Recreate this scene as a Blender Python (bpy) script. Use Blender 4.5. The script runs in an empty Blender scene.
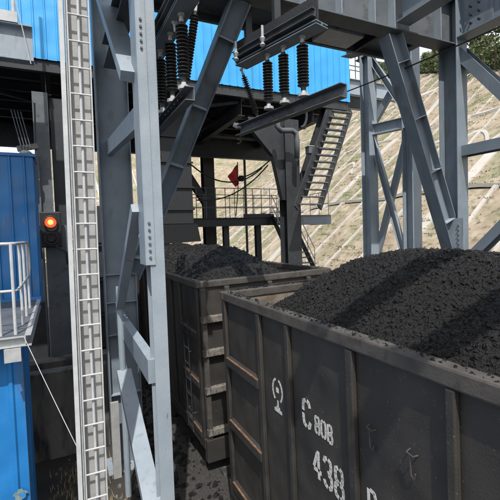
import bpy, math, random
from mathutils import Vector, Matrix, noise
random.seed(7)
C = bpy.context.scene.collection
S = bpy.context.scene
R_ = math.radians

# ---------------------------------------------------------------- camera
FPX, PITCH, ROLL, YAW, CZ = 400.0, -.043, -.033, -.447, 5.0
cy, sy = math.cos(YAW), math.sin(YAW)
fw = Vector((math.cos(PITCH)*-sy, math.cos(PITCH)*cy, math.sin(PITCH)))
r0 = Vector((cy, sy, 0)); u0 = r0.cross(fw)
rt = r0*math.cos(ROLL)+u0*math.sin(ROLL); up = -r0*math.sin(ROLL)+u0*math.cos(ROLL)
cam = bpy.data.cameras.new('camera'); co = bpy.data.objects.new('camera', cam); C.objects.link(co)
cam.sensor_width = 36; cam.lens = 36*FPX/500; cam.clip_start = .05; cam.clip_end = 2000
co.matrix_world = Matrix(((rt.x, up.x, -fw.x, 0), (rt.y, up.y, -fw.y, 0), (rt.z, up.z, -fw.z, CZ), (0, 0, 0, 1)))
S.camera = co

# ---------------------------------------------------------------- light
SUN = Vector((-.22, -.62, 1.0)).normalized()
S.world = bpy.data.worlds.new('World'); S.world.use_nodes = True
wn = S.world.node_tree.nodes; wl = S.world.node_tree.links
sky = wn.new('ShaderNodeTexSky'); sky.sky_type = 'NISHITA'; sky.sun_disc = False
sky.sun_elevation = math.asin(SUN.z); sky.sun_rotation = math.atan2(SUN.x, SUN.y)
sky.air_density = 1.2; sky.dust_density = 4.0; sky.ozone_density = 1.0
# a bright milky veil of thin cloud over the clear sky, thickest near the horizon
wtc = wn.new('ShaderNodeTexCoord'); wsx = wn.new('ShaderNodeSeparateXYZ'); wl.new(wtc.outputs['Generated'], wsx.inputs[0])
wmr = wn.new('ShaderNodeMapRange'); wmr.inputs[1].default_value = .75; wmr.inputs[2].default_value = .30; wmr.inputs[3].default_value = .10; wmr.inputs[4].default_value = .97; wl.new(wsx.outputs[2], wmr.inputs[0])
wmx = wn.new('ShaderNodeMix'); wmx.data_type = 'RGBA'; wl.new(wmr.outputs[0], wmx.inputs[0]); wl.new(sky.outputs[0], wmx.inputs[6]); wmx.inputs[7].default_value = (8.6, 8.9, 9.2, 1)
wl.new(wmx.outputs[2], wn['Background'].inputs[0]); wn['Background'].inputs[1].default_value = .125
sun = bpy.data.lights.new('sun', 'SUN'); sun.energy = 4.2; sun.angle = R_(.5); sun.color = (1, .95, .88)
so = bpy.data.objects.new('sun', sun); C.objects.link(so); so.rotation_euler = SUN.to_track_quat('Z', 'Y').to_euler()
vs = S.view_settings; vs.view_transform = 'Standard'; vs.look = 'None'; vs.exposure = .2; vs.gamma = 1; vs.use_curve_mapping = False

# ---------------------------------------------------------------- materials
def mat(name, cols, scale=3.0, rough=.6, bump=0, bscale=40, metallic=0, stops=(.35, .65), stretch=(1, 1, 1), detail=6, spec=.5):
    m = bpy.data.materials.new(name); m.use_nodes = True; n = m.node_tree.nodes; l = m.node_tree.links
    b = n['Principled BSDF']; tc = n.new('ShaderNodeTexCoord'); mp = n.new('ShaderNodeMapping'); mp.inputs['Scale'].default_value = stretch
    l.new(tc.outputs['Object'], mp.inputs[0])
    nz = n.new('ShaderNodeTexNoise'); nz.inputs['Scale'].default_value = scale; nz.inputs['Detail'].default_value = detail
    nz.inputs['Roughness'].default_value = .62
    l.new(mp.outputs[0], nz.inputs[0]); r = n.new('ShaderNodeValToRGB'); l.new(nz.outputs['Fac'], r.inputs[0])
    e = r.color_ramp.elements
    while len(e) < len(cols): e.new(.5)
    for i, c in enumerate(cols):
        e[i].position = stops[0]+(stops[1]-stops[0])*i/max(1, len(cols)-1); e[i].color = (*c, 1)
    l.new(r.outputs[0], b.inputs['Base Color']); b.inputs['Roughness'].default_value = rough; b.inputs['Metallic'].default_value = metallic
    b.inputs['Specular IOR Level'].default_value = spec
    if bump:
        z2 = n.new('ShaderNodeTexNoise'); z2.inputs['Scale'].default_value = bscale; z2.inputs['Detail'].default_value = 5
        l.new(tc.outputs['Object'], z2.inputs[0]); bp = n.new('ShaderNodeBump'); bp.inputs['Strength'].default_value = bump
        bp.inputs['Distance'].default_value = .02; l.new(z2.outputs['Fac'], bp.inputs['Height']); l.new(bp.outputs[0], b.inputs['Normal'])
    m['ramp'] = 1
    return m
def overlay(m, col, scale, lo, hi, stretch=(1, 1, 1)):
    """second pattern (stains, dust) mixed over the base colour"""
    n = m.node_tree.nodes; l = m.node_tree.links; b = n['Principled BSDF']; src = b.inputs['Base Color'].links[0].from_socket
    tc = n.new('ShaderNodeTexCoord'); mp = n.new('ShaderNodeMapping'); mp.inputs['Scale'].default_value = stretch; mp.inputs['Location'].default_value = (3.1, 1.7, .4)
    l.new(tc.outputs['Object'], mp.inputs[0]); nz = n.new('ShaderNodeTexNoise'); nz.inputs['Scale'].default_value = scale; nz.inputs['Detail'].default_value = 8
    l.new(mp.outputs[0], nz.inputs[0]); mr = n.new('ShaderNodeMapRange'); mr.inputs[1].default_value = lo; mr.inputs[2].default_value = hi
    l.new(nz.outputs['Fac'], mr.inputs[0]); mx = n.new('ShaderNodeMix'); mx.data_type = 'RGBA'
    l.new(mr.outputs[0], mx.inputs[0]); l.new(src, mx.inputs[6]); mx.inputs[7].default_value = (*col, 1); l.new(mx.outputs[2], b.inputs['Base Color'])
    return m
M = {}
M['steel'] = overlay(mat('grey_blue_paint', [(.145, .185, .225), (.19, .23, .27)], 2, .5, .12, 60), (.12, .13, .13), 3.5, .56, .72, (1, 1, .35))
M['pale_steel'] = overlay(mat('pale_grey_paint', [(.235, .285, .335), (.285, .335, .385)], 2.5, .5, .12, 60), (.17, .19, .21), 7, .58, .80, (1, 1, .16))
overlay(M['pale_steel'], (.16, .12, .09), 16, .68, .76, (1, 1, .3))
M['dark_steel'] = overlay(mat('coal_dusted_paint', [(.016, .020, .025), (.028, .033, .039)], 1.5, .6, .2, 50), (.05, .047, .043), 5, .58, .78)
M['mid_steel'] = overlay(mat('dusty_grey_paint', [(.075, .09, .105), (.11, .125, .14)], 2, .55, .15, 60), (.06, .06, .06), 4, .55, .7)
M['galv'] = mat('galvanised_metal', [(.34, .36, .37), (.46, .48, .49)], 8, .45, .1, 80, .2)
M['white'] = mat('white_tray_paint', [(.38, .40, .42), (.48, .50, .52)], 5, .5, .1, 60)
M['tray_back'] = mat('tray_cover', [(.28, .285, .285), (.36, .365, .365)], 6, .7, .1, 60)
M['blue_sun'] = overlay(mat('sunlit_blue_sheet', [(.035, .31, .66), (.05, .37, .74)], 1.2, .45, .1, 20, stretch=(1, 1, .3)), (.03, .24, .50), 3, .60, .8, (2, 2, .15))  # brighter copy of the blue sheet, sunlight put into its colour
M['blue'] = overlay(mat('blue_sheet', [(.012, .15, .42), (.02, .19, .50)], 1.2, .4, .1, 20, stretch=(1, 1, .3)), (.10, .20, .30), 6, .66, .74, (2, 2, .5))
M['wagon'] = overlay(overlay(mat('wagon_black_paint', [(.023, .0225, .0215), (.036, .034, .032)], 2, .6, .15, 50), (.048, .042, .037), 2.2, .52, .8, (1, 1, .3)), (.10, .10, .10), 30, .66, .75)
def buckle(m, sc=1.6, dist=.05, st=.5):
    n = m.node_tree.nodes; l = m.node_tree.links; b = n['Principled BSDF']; old = b.inputs['Normal'].links[0].from_socket
    tc = n.new('ShaderNodeTexCoord'); nz = n.new('ShaderNodeTexNoise'); nz.inputs['Scale'].default_value = sc; nz.inputs['Detail'].default_value = 1
    l.new(tc.outputs['Object'], nz.inputs[0]); bp = n.new('ShaderNodeBump'); bp.inputs['Strength'].default_value = st; bp.inputs['Distance'].default_value = dist
    l.new(nz.outputs['Fac'], bp.inputs['Height']); l.new(old, bp.inputs['Normal']); l.new(bp.outputs[0], b.inputs['Normal'])
buckle(M['wagon'], 1.8, .09, .6); buckle(M['blue_sun'], 1.2, .10, .6); buckle(M['blue'], 1.5, .12, .7)
overlay(M['blue'], (.09, .10, .11), 2.5, .58, .85, (1, 1, .25))
M['wagon_rim'] = overlay(mat('wagon_rim_paint', [(.052, .048, .044), (.082, .075, .067)], 4, .6, .15, 50), (.04, .036, .033), 9, .5, .7)
M['wagon_in'] = overlay(mat('wagon_inner_scuffed', [(.14, .115, .09), (.21, .175, .14)], 1.5, .6, .3, 40), (.05, .043, .038), 4, .5, .7)
M['rust'] = overlay(mat('rusty_rib', [(.09, .05, .03), (.20, .11, .065)], 6, .6, .3, 50), (.24, .165, .115), 12, .52, .7)
M['worn_rib'] = overlay(mat('worn_rib', [(.12, .113, .10), (.22, .207, .185)], 14, .6, .4, 50), (.07, .06, .055), 25, .5, .6, (1, 1, .2))
M['chalk'] = overlay(mat('stencil_paint', [(.50, .50, .49), (.66, .66, .64)], 20, .8), (.06, .06, .06), 60, .58, .66)
M['coal'] = mat('coal', [(.003, .003, .004), (.0065, .0065, .0067), (.019, .0187, .0182)], 45, .40, 1.0, 120, stops=(.38, .72), spec=.55)
M['ceramic'] = mat('dark_ribbed_ceramic', [(.013, .014, .016), (.021, .022, .024)], 8, .5, 0)
M['rubber'] = mat('black_rubber', [(.010, .012, .015), (.016, .018, .021)], 10, .6)
M['red'] = mat('faded_red_cloth', [(.42, .03, .025), (.60, .05, .04)], 6, .85)
M['concrete'] = overlay(mat('grimy_concrete', [(.10, .097, .092), (.18, .172, .16)], 2, .85, .5, 25, stretch=(1, 1, .4)), (.03, .03, .03), 3, .5, .65, (1, 1, .25))
M['rib'] = mat('pale_slope_concrete', [(.37, .35, .32), (.48, .455, .415)], .6, .9, .2, 5)
M['soil'] = overlay(mat('coal_dusted_soil', [(.022, .021, .02), (.05, .045, .038)], 1.2, .95, .6, 15), (.16, .14, .11), .35, .6, .75)
M['ballast'] = mat('ballast', [(.02, .02, .02), (.05, .048, .045)], 22, .95, 1, 30)
M['hill'] = overlay(overlay(mat('dry_slope_earth', [(.245, .195, .14), (.32, .265, .195), (.40, .345, .27)], .8, .95, .7, 2), (.16, .185, .09), .30, .47, .70), (.12, .115, .07), 2.6, .52, .70)
M['leafa'] = mat('conifer_green', [(.055, .085, .035), (.105, .145, .065)], 3, .8)
M['leafb'] = mat('olive_green', [(.075, .105, .04), (.14, .17, .075)], 3, .8)
M['bark'] = mat('bark', [(.07, .05, .035), (.12, .09, .06)], 6, .9)
M['straw'] = mat('dry_grass', [(.30, .24, .13), (.48, .40, .24)], 6, .9)
M['peeled'] = overlay(mat('peeled_primer', [(.10, .17, .19), (.22, .27, .26)], 14, .9), (.03, .19, .42), 18, .52, .58)
M['shrub'] = mat('slope_scrub', [(.06, .09, .03), (.16, .17, .07)], 2, .9)
def lampmat(name, col, st):
    m = bpy.data.materials.new(name); m.use_nodes = True; b = m.node_tree.nodes['Principled BSDF']
    b.inputs['Base Color'].default_value = (*col, 1); b.inputs['Emission Color'].default_value = (*col, 1); b.inputs['Emission Strength'].default_value = st; return m
M['lamp_core'] = lampmat('lamp_core', (1, .30, .06), 3.0)
M['lamp'] = lampmat('lit_red_lamp', (1, .045, .012), 2.4)

# ---------------------------------------------------------------- helpers
def ray(px, py): return fw+rt*((px-250)/FPX)-up*((py-250)/FPX)
def at(px, py, X=None, Y=None, Z=None):
    """the world point seen at photo pixel (px,py) on the plane X=, Y= or Z="""
    d = ray(px, py); t = X/d.x if X is not None else Y/d.y if Y is not None else (Z-CZ)/d.z
    return d*t+Vector((0, 0, CZ))
def tag(o, label=None, cat=None, group=None, kind=None):
    if label: o['label'] = label
    if cat: o['category'] = cat
    if group: o['group'] = group
    if kind: o['kind'] = kind
    return o
def empty(name, loc, label, cat, group=None, rot=(0, 0, 0)):
    o = bpy.data.objects.new(name, None); C.objects.link(o); o.location = loc; o.rotation_euler = rot; o.empty_display_size = .2
    bpy.context.view_layer.update()
    return tag(o, label, cat, group)
def hprof(w, d, tf, tw):
    """H section: w across the flanges (side axis), d between flange faces (up axis)"""
    a, b, t, e = w/2, d/2, tw/2, d/2-tf
    return [(-a, -b), (a, -b), (a, -e), (t, -e), (t, e), (a, e), (a, b), (-a, b), (-a, e), (-t, e), (-t, -e), (-a, -e)]
def cprof(w, d, t):
    a, b = w/2, d/2
    return [(-a, -b), (a, -b), (a, -b+t), (-a+t, -b+t), (-a+t, b-t), (a, b-t), (a, b), (-a, b)]
def rprof(w, d): return [(-w/2, -d/2), (w/2, -d/2), (w/2, d/2), (-w/2, d/2)]
class MB:
    def __init__(s): s.v = []; s.f = []
    def add(s, vs_, fs):
        k = len(s.v); s.v += [tuple(v) for v in vs_]; s.f += [tuple(i+k for i in f) for f in fs]; return s
    def box(s, x0, x1, y0, y1, z0, z1):
        return s.add([(x0, y0, z0), (x1, y0, z0), (x1, y1, z0), (x0, y1, z0), (x0, y0, z1), (x1, y0, z1), (x1, y1, z1), (x0, y1, z1)],
                     [(0, 3, 2, 1), (4, 5, 6, 7), (0, 1, 5, 4), (1, 2, 6, 5), (2, 3, 7, 6), (3, 0, 4, 7)])
    def bar(s, p0, p1, prof, u=(0, 0, 1)):
        p0, p1, u = Vector(p0), Vector(p1), Vector(u); ax = (p1-p0).normalized(); sd = ax.cross(u).normalized(); u = sd.cross(ax)
        n = len(prof); vv = [p0+sd*a+u*b for a, b in prof]+[p1+sd*a+u*b for a, b in prof]
        fs = [(i, (i+1) % n, n+(i+1) % n, n+i) for i in range(n)]+[tuple(range(n-1, -1, -1)), tuple(range(n, 2*n))]
        return s.add(vv, fs)
    def tube(s, pts, r, n=8, closed=False):
        pts = [Vector(p) for p in pts]; k0 = len(s.v); m = len(pts); prev = None
        for i, p in enumerate(pts):
            d = ((pts[min(i+1, m-1)] if not closed else pts[(i+1) % m])-(pts[max(i-1, 0)] if not closed else pts[i-1])).normalized()
            a = d.cross(Vector((0, 0, 1)) if abs(d.z) < .95 else Vector((1, 0, 0))).normalized() if prev is None else (prev-d*prev.dot(d)).normalized()
            prev = a; b = d.cross(a)
            for j in range(n):
                t = 2*math.pi*j/n; s.v.append(tuple(p+a*r*math.cos(t)+b*r*math.sin(t)))
        for i in range(m if closed else m-1):
            for j in range(n):
                i2 = (i+1) % m; s.f.append((k0+i*n+j, k0+i*n+(j+1) % n, k0+i2*n+(j+1) % n, k0+i2*n+j))
        if not closed: s.f += [tuple(k0+j for j in range(n-1, -1, -1)), tuple(k0+(m-1)*n+j for j in range(n))]
        return s
    def lathe(s, p0, p1, prof, n=14):
        """prof: list of (t along 0..1, radius)"""
        p0, p1 = Vector(p0), Vector(p1); ax = p1-p0; d = ax.normalized()
        a = d.cross(Vector((0, 1, 0)) if abs(d.y) < .9 else Vector((1, 0, 0))).normalized(); b = d.cross(a); k0 = len(s.v)
        for t, r in prof:
            for j in range(n):
                q = 2*math.pi*j/n; s.v.append(tuple(p0+ax*t+a*r*math.cos(q)+b*r*math.sin(q)))
        for i in range(len(prof)-1):
            for j in range(n): s.f.append((k0+i*n+j, k0+i*n+(j+1) % n, k0+(i+1)*n+(j+1) % n, k0+(i+1)*n+j))
        s.f += [tuple(k0+j for j in range(n-1, -1, -1)), tuple(k0+(len(prof)-1)*n+j for j in range(n))]
        return s
    def build(s, name, m, parent=None, local=False, smooth=False, bevel=0):
        """vertices are world coordinates unless local=True; a child gets its own origin at its centre"""
        me = bpy.data.meshes.new(name); o = bpy.data.objects.new(name, me); C.objects.link(o)
        vv = [Vector(v) for v in s.v]
        inv = Matrix.Identity(4) if (parent is None or local) else parent.matrix_world.inverted()
        vv = [inv @ v for v in vv]
        c = Vector((sum(v.x for v in vv), sum(v.y for v in vv), sum(v.z for v in vv)))/len(vv)
        if parent is None: c.z = min(v.z for v in vv)
        me.from_pydata([tuple(v-c) for v in vv], [], s.f); me.update()
        o.location = c; me.materials.append(M[m] if isinstance(m, str) else m)
        if parent: o.parent = parent
        if smooth: me.polygons.foreach_set('use_smooth', [True]*len(me.polygons))
        if bevel:
            b = o.modifiers.new('b', 'BEVEL'); b.width = bevel; b.segments = 2; b.limit_method = 'ANGLE'; b.angle_limit = R_(40)
        import bmesh
        bm = bmesh.new(); bm.from_mesh(me); bmesh.ops.recalc_face_normals(bm, faces=bm.faces); bm.to_mesh(me); bm.free()
        bpy.context.view_layer.update()
        return o
def under(o, p):
    """make o a sub-part of its sibling p"""
    o.location = o.location-p.location; o.parent = p; return o
def copy_tree(o, parent=None):
    c = o.copy(); C.objects.link(c); c.parent = parent
    for ch in list(o.children): copy_tree(ch, c)
    return c
def corr(mb, p0, p1, z0, z1, pitch=.30, depth=.035, th=.004):
    """trapezoid-ribbed sheet standing on the line p0-p1"""
    p0, p1 = Vector((*p0, 0)), Vector((*p1, 0)); L = (p1-p0).length; ax = (p1-p0)/L; nrm = Vector((ax.y, -ax.x, 0))
    xs = []; x = 0
    while x < L:
        for t, d in ((0, 0), (.78, 0), (.84, depth), (.94, depth)):
            if x+t*pitch < L: xs.append((x+t*pitch, d))
        x += pitch
    xs.append((L, 0)); pts = [p0+ax*a+nrm*d for a, d in xs]; n = len(pts)
    vv = [(p.x, p.y, z0) for p in pts]+[(p.x, p.y, z1) for p in pts]+[(p.x-nrm.x*th, p.y-nrm.y*th, z0) for p in pts]+[(p.x-nrm.x*th, p.y-nrm.y*th, z1) for p in pts]
    fs = []
    for i in range(n-1): fs += [(i, i+1, n+i+1, n+i), (2*n+i, 3*n+i, 3*n+i+1, 2*n+i+1), (i, 2*n+i, 2*n+i+1, i+1), (n+i, n+i+1, 3*n+i+1, 3*n+i)]
    return mb.add(vv, fs)
def railing(path, h, parent, r=.02, mid=1, step=1.0, m='galv', post_r=None):
    path = [Vector(p) for p in path]; a = MB()
    for k in range(mid+1):
        hh = h*(k+1)/(mid+1); a.tube([p+Vector((0, 0, hh)) for p in path], r)
    a.build('rail', m, parent)
    for i in range(len(path)-1):
        L = (path[i+1]-path[i]).length; n = max(1, round(L/step))
        for k in range(n+(i == len(path)-2)):
            p = path[i].lerp(path[i+1], k/n); MB().tube([p, p+Vector((0, 0, h))], post_r or r).build('post', m, parent)

# ================================================================ GROUND AND HILL
gm = MB(); N = 60
def gz(x, y): return 0
gm.add([(-300, -300, 0), (300, -300, 0), (300, 500, 0), (-300, 500, 0)], [(0, 1, 2, 3)])
g = gm.build('ground', 'soil'); tag(g, kind='structure')
def hs(x, y):
    a = x-13.5; b = (y-62)*.95+min(0, x-3-.03*y)*5
    k = 6.0; m_ = max(a, b); return m_+k*math.log(math.exp((a-m_)/k)+math.exp((b-m_)/k))-k*.0
def ridge(x, y): return min(40, 10.5+.40*max(0, y))+noise.noise(Vector((x*.05, y*.05, 3)))*1.6
def hz(x, y):
    s = hs(x, y)-1.5; r = ridge(x, y); z = .80*s
    for b in (7.5, 15.0, 22.5):                      # narrow benches in the slope
        if z > b: z -= min(z-b, .55)
    z = z+noise.noise(Vector((x*.12, y*.12, 0)))*.35+noise.noise(Vector((x*.5, y*.5, 5)))*.12
    if z > r: z = r+(z-r)*.08
    return max(z, -.6)
hm = MB(); nx, ny = 170, 190; X0, X1, Y0, Y1 = -70., 120., -30., 190.
vv = [(X0+(X1-X0)*i/nx, Y0+(Y1-Y0)*j/ny, hz(X0+(X1-X0)*i/nx, Y0+(Y1-Y0)*j/ny)) for j in range(ny+1) for i in range(nx+1)]
hm.add(vv, [(j*(nx+1)+i, j*(nx+1)+i+1, (j+1)*(nx+1)+i+1, (j+1)*(nx+1)+i) for j in range(ny) for i in range(nx)])
hill = hm.build('hill', 'hill', smooth=True); tag(hill, kind='structure')

# concrete lattice on the slope
rb = MB()
def strip(pts, w, h):
    k = len(rb.v); n = len(pts)
    for i, (x, y) in enumerate(pts):
        a = pts[max(0, i-1)]; b = pts[min(n-1, i+1)]; d = Vector((b[0]-a[0], b[1]-a[1])).normalized(); q = Vector((-d.y, d.x))*w/2
        for sgn, dz in ((-1, -.1), (-1, h), (1, h), (1, -.1)):
            X, Y = x+q.x*sgn, y+q.y*sgn; rb.v.append((X, Y, hz(X, Y)+dz))
    for i in range(n-1):
        for j in range(3): rb.f.append((k+i*4+j, k+i*4+j+1, k+(i+1)*4+j+1, k+(i+1)*4+j))
def up_slope(y, x0, smax):
    """points climbing the slope from its foot"""
    pts = []; x = x0
    while hz(x, y) < ridge(x, y)-.8 and len(pts) < 90: pts.append((x, y)); x += .9
    return pts
for k in range(20):
    y = 4+k*2.9
    if y < 60:
        p = up_slope(y, 15.2, 0)
        if len(p) > 2: strip(p, .24 if k % 5 else .8, .14)
for k in range(18):                                  # far, curving end of the valley
    x = -12+k*3.9; p = []; y = 60.
    while hz(x, y) < ridge(x, y)-1 and len(p) < 70:
        if hz(x, y) > .2: p.append((x, y))
        y += 1
    if len(p) > 2 and x < 16: strip(p, .3, .14)
def contour(s0):
    pts = []
    for k in range(150):
        y = 3+k*.55; x = 13.5+s0
        for _ in range(25):
            e = hs(x, y)-s0-0.0; x -= e*.8
            if x < -60: break
        if x > -55: pts.append((x, y))
    return pts
for s0, w in ((3, .4), (11.2, .7), (21.0, .7), (30.8, .7)): 
    for seg in [contour(s0)]:
        seg = [q for q in seg if hz(*q) < ridge(*q)-.6]
        if len(seg) > 3: strip(seg, w, .14)
for k in range(14):                                  # arches between the ribs
    y = 4+k*3.9
    for s0 in (16,):
        arc = [(13.5+s0-1.9*math.sin(math.pi*t/10)*-1, y+3.9*t/10) for t in range(11)]
        if hz(*arc[5]) < ridge(*arc[5])-.8: strip(arc, .26, .13)
lat = rb.build('slope_lattice', 'rib')
tag(lat, 'pale concrete ribs and arches laid as a lattice over the earth slope', 'slope lattice')
# scrub tufts
def tuft(mb, c, r, h, n, wl_=.05):
    for _ in range(n):
        a = random.random()*6.28; q = random.random()**.5*r; b = Vector((c[0]+math.cos(a)*q, c[1]+math.sin(a)*q, c[2]-.02))
        a2 = random.random()*6.28; lean = Vector((math.cos(a2), math.sin(a2), 0))*h*random.uniform(.1, .6); t = b+lean+Vector((0, 0, h*random.uniform(.5, 1)))
        sd = Vector((-math.sin(a2), math.cos(a2), 0))*wl_
        mb.add([b-sd, b+sd, t], [(0, 1, 2)])
sc = MB()
for _ in range(3600):
    y = random.uniform(8, 75); x = 15+random.random()*38
    if noise.noise(Vector((x*.13, y*.13, 9))) > -.05 and hz(x, y) < ridge(x, y):
        tuft(sc, (x, y, hz(x, y)), random.uniform(.25, .8), random.uniform(.06, .13), 22, .045)
tag(sc.build('slope_scrub', 'shrub'), 'low green and dry scrub growing between the slope ribs', 'scrub', kind='stuff')

# trees on the hilltop
def tree_mesh(seed, h, conif, m):
    rnd = random.Random(seed); crown = MB()
    for k in range(46):
        t = rnd.uniform(.18, 1) ; rr = (h*.30*(1.05-t)**.7 if conif else h*.36*math.sin(math.pi*min(1, t*.85+.12))**.8)*(.6+.6*rnd.random())
        a = rnd.random()*6.283; c = Vector((math.cos(a)*rr, math.sin(a)*rr, h*t))
        for _ in range(22):
            o = Vector((rnd.gauss(0, .30), rnd.gauss(0, .30), rnd.gauss(0, .22)))*h*.16
            p = c+o; s_ = h*.032*rnd.uniform(.6, 1.5)
            n1 = Vector((rnd.gauss(0, 1), rnd.gauss(0, 1), rnd.gauss(0, 1))).normalized(); n2 = n1.orthogonal().normalized(); n3 = n1.cross(n2)
            crown.add([p+n2*s_, p+n3*s_*.7, p-n2*s_, p-n3*s_*.7], [(0, 1, 2, 3)])
    return crown
def make_tree(seed, h, conif, m):
    e = empty('conifer_tree' if conif else 'broadleaf_tree', (0, 0, 0), 'small green tree in the row along the hilltop', 'tree', 'trees along the hilltop')
    t = MB(); t.lathe((0, 0, -.4), (0, 0, h*.8), [(0, h*.030), (.5, h*.018), (1, h*.006)], 7)
    for k in range(6):
        a = k*1.9; z = h*(.3+.08*k); t.tube([(0, 0, z), (math.cos(a)*h*.17, math.sin(a)*h*.17, z+h*.1)], h*.007, 5)
    t.build('trunk', 'bark', e, local=True); tree_mesh(seed, h, conif, m).build('crown', m, e, local=True)
    return e
protos = [make_tree(1, 5, True, 'leafa'), make_tree(2, 5, False, 'leafb'), make_tree(3, 5, True, 'leafb'), make_tree(4, 5, False, 'leafa')]
first = [True]*4
yy = 12.
k = 0
while yy < 92:
    for row in range(3):
        y = yy+random.uniform(-.6, .6); x = 13.5
        while hz(x, y) < ridge(x, y)-.05 and x < 90: x += .5
        x += row*2.3+random.uniform(0, 1.5); i = random.randrange(4); sc_ = random.uniform(.55, .95)
        d = Vector((x, y, hz(x, y)+3-CZ)); px = 250+FPX*d.dot(rt)/d.dot(fw)
        if not 372 < px < 530: continue
        if first[i]: o = protos[i]; first[i] = False
        else: o = copy_tree(protos[i])
        o.location = (x, y, hz(x, y)-.1); o.rotation_euler = (0, 0, random.random()*6.28); o.scale = (sc_*1.15, sc_*1.15, sc_)
        k += 1
    yy += 2.4
for i in range(4):
    if first[i]:
        for ch in list(protos[i].children): bpy.data.objects.remove(ch)
        bpy.data.objects.remove(protos[i])

# railway
tr = MB(); TX = 3.93
tr.add([(TX-2.4, -12, .004), (TX-1.6, -12, .30), (TX+1.6, -12, .30), (TX+2.4, -12, .004), (TX-2.4, 60, .004), (TX-1.6, 60, .30), (TX+1.6, 60, .30), (TX+2.4, 60, .004)],
       [(0, 1, 5, 4), (1, 2, 6, 5), (2, 3, 7, 6), (0, 3, 2, 1), (4, 5, 6, 7)])
tag(tr.build('track_bed', 'ballast'), kind='structure')
rl = empty('railway_track', (TX, 0, .3), 'steel rails on concrete sleepers under the coal wagons', 'railway track')
for s_ in (-1, 1):
    MB().bar((TX+s_*.755, -12, .44), (TX+s_*.755, 60, .44), hprof(.10, .16, .035, .03)).build('rail', 'rust', rl)
sl = MB()
for k in range(120): sl.box(TX-1.25, TX+1.25, -12+k*.6-.12, -12+k*.6+.12, .28, .355)
tag(sl.build('sleeper', 'concrete', rl), kind='stuff')

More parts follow.
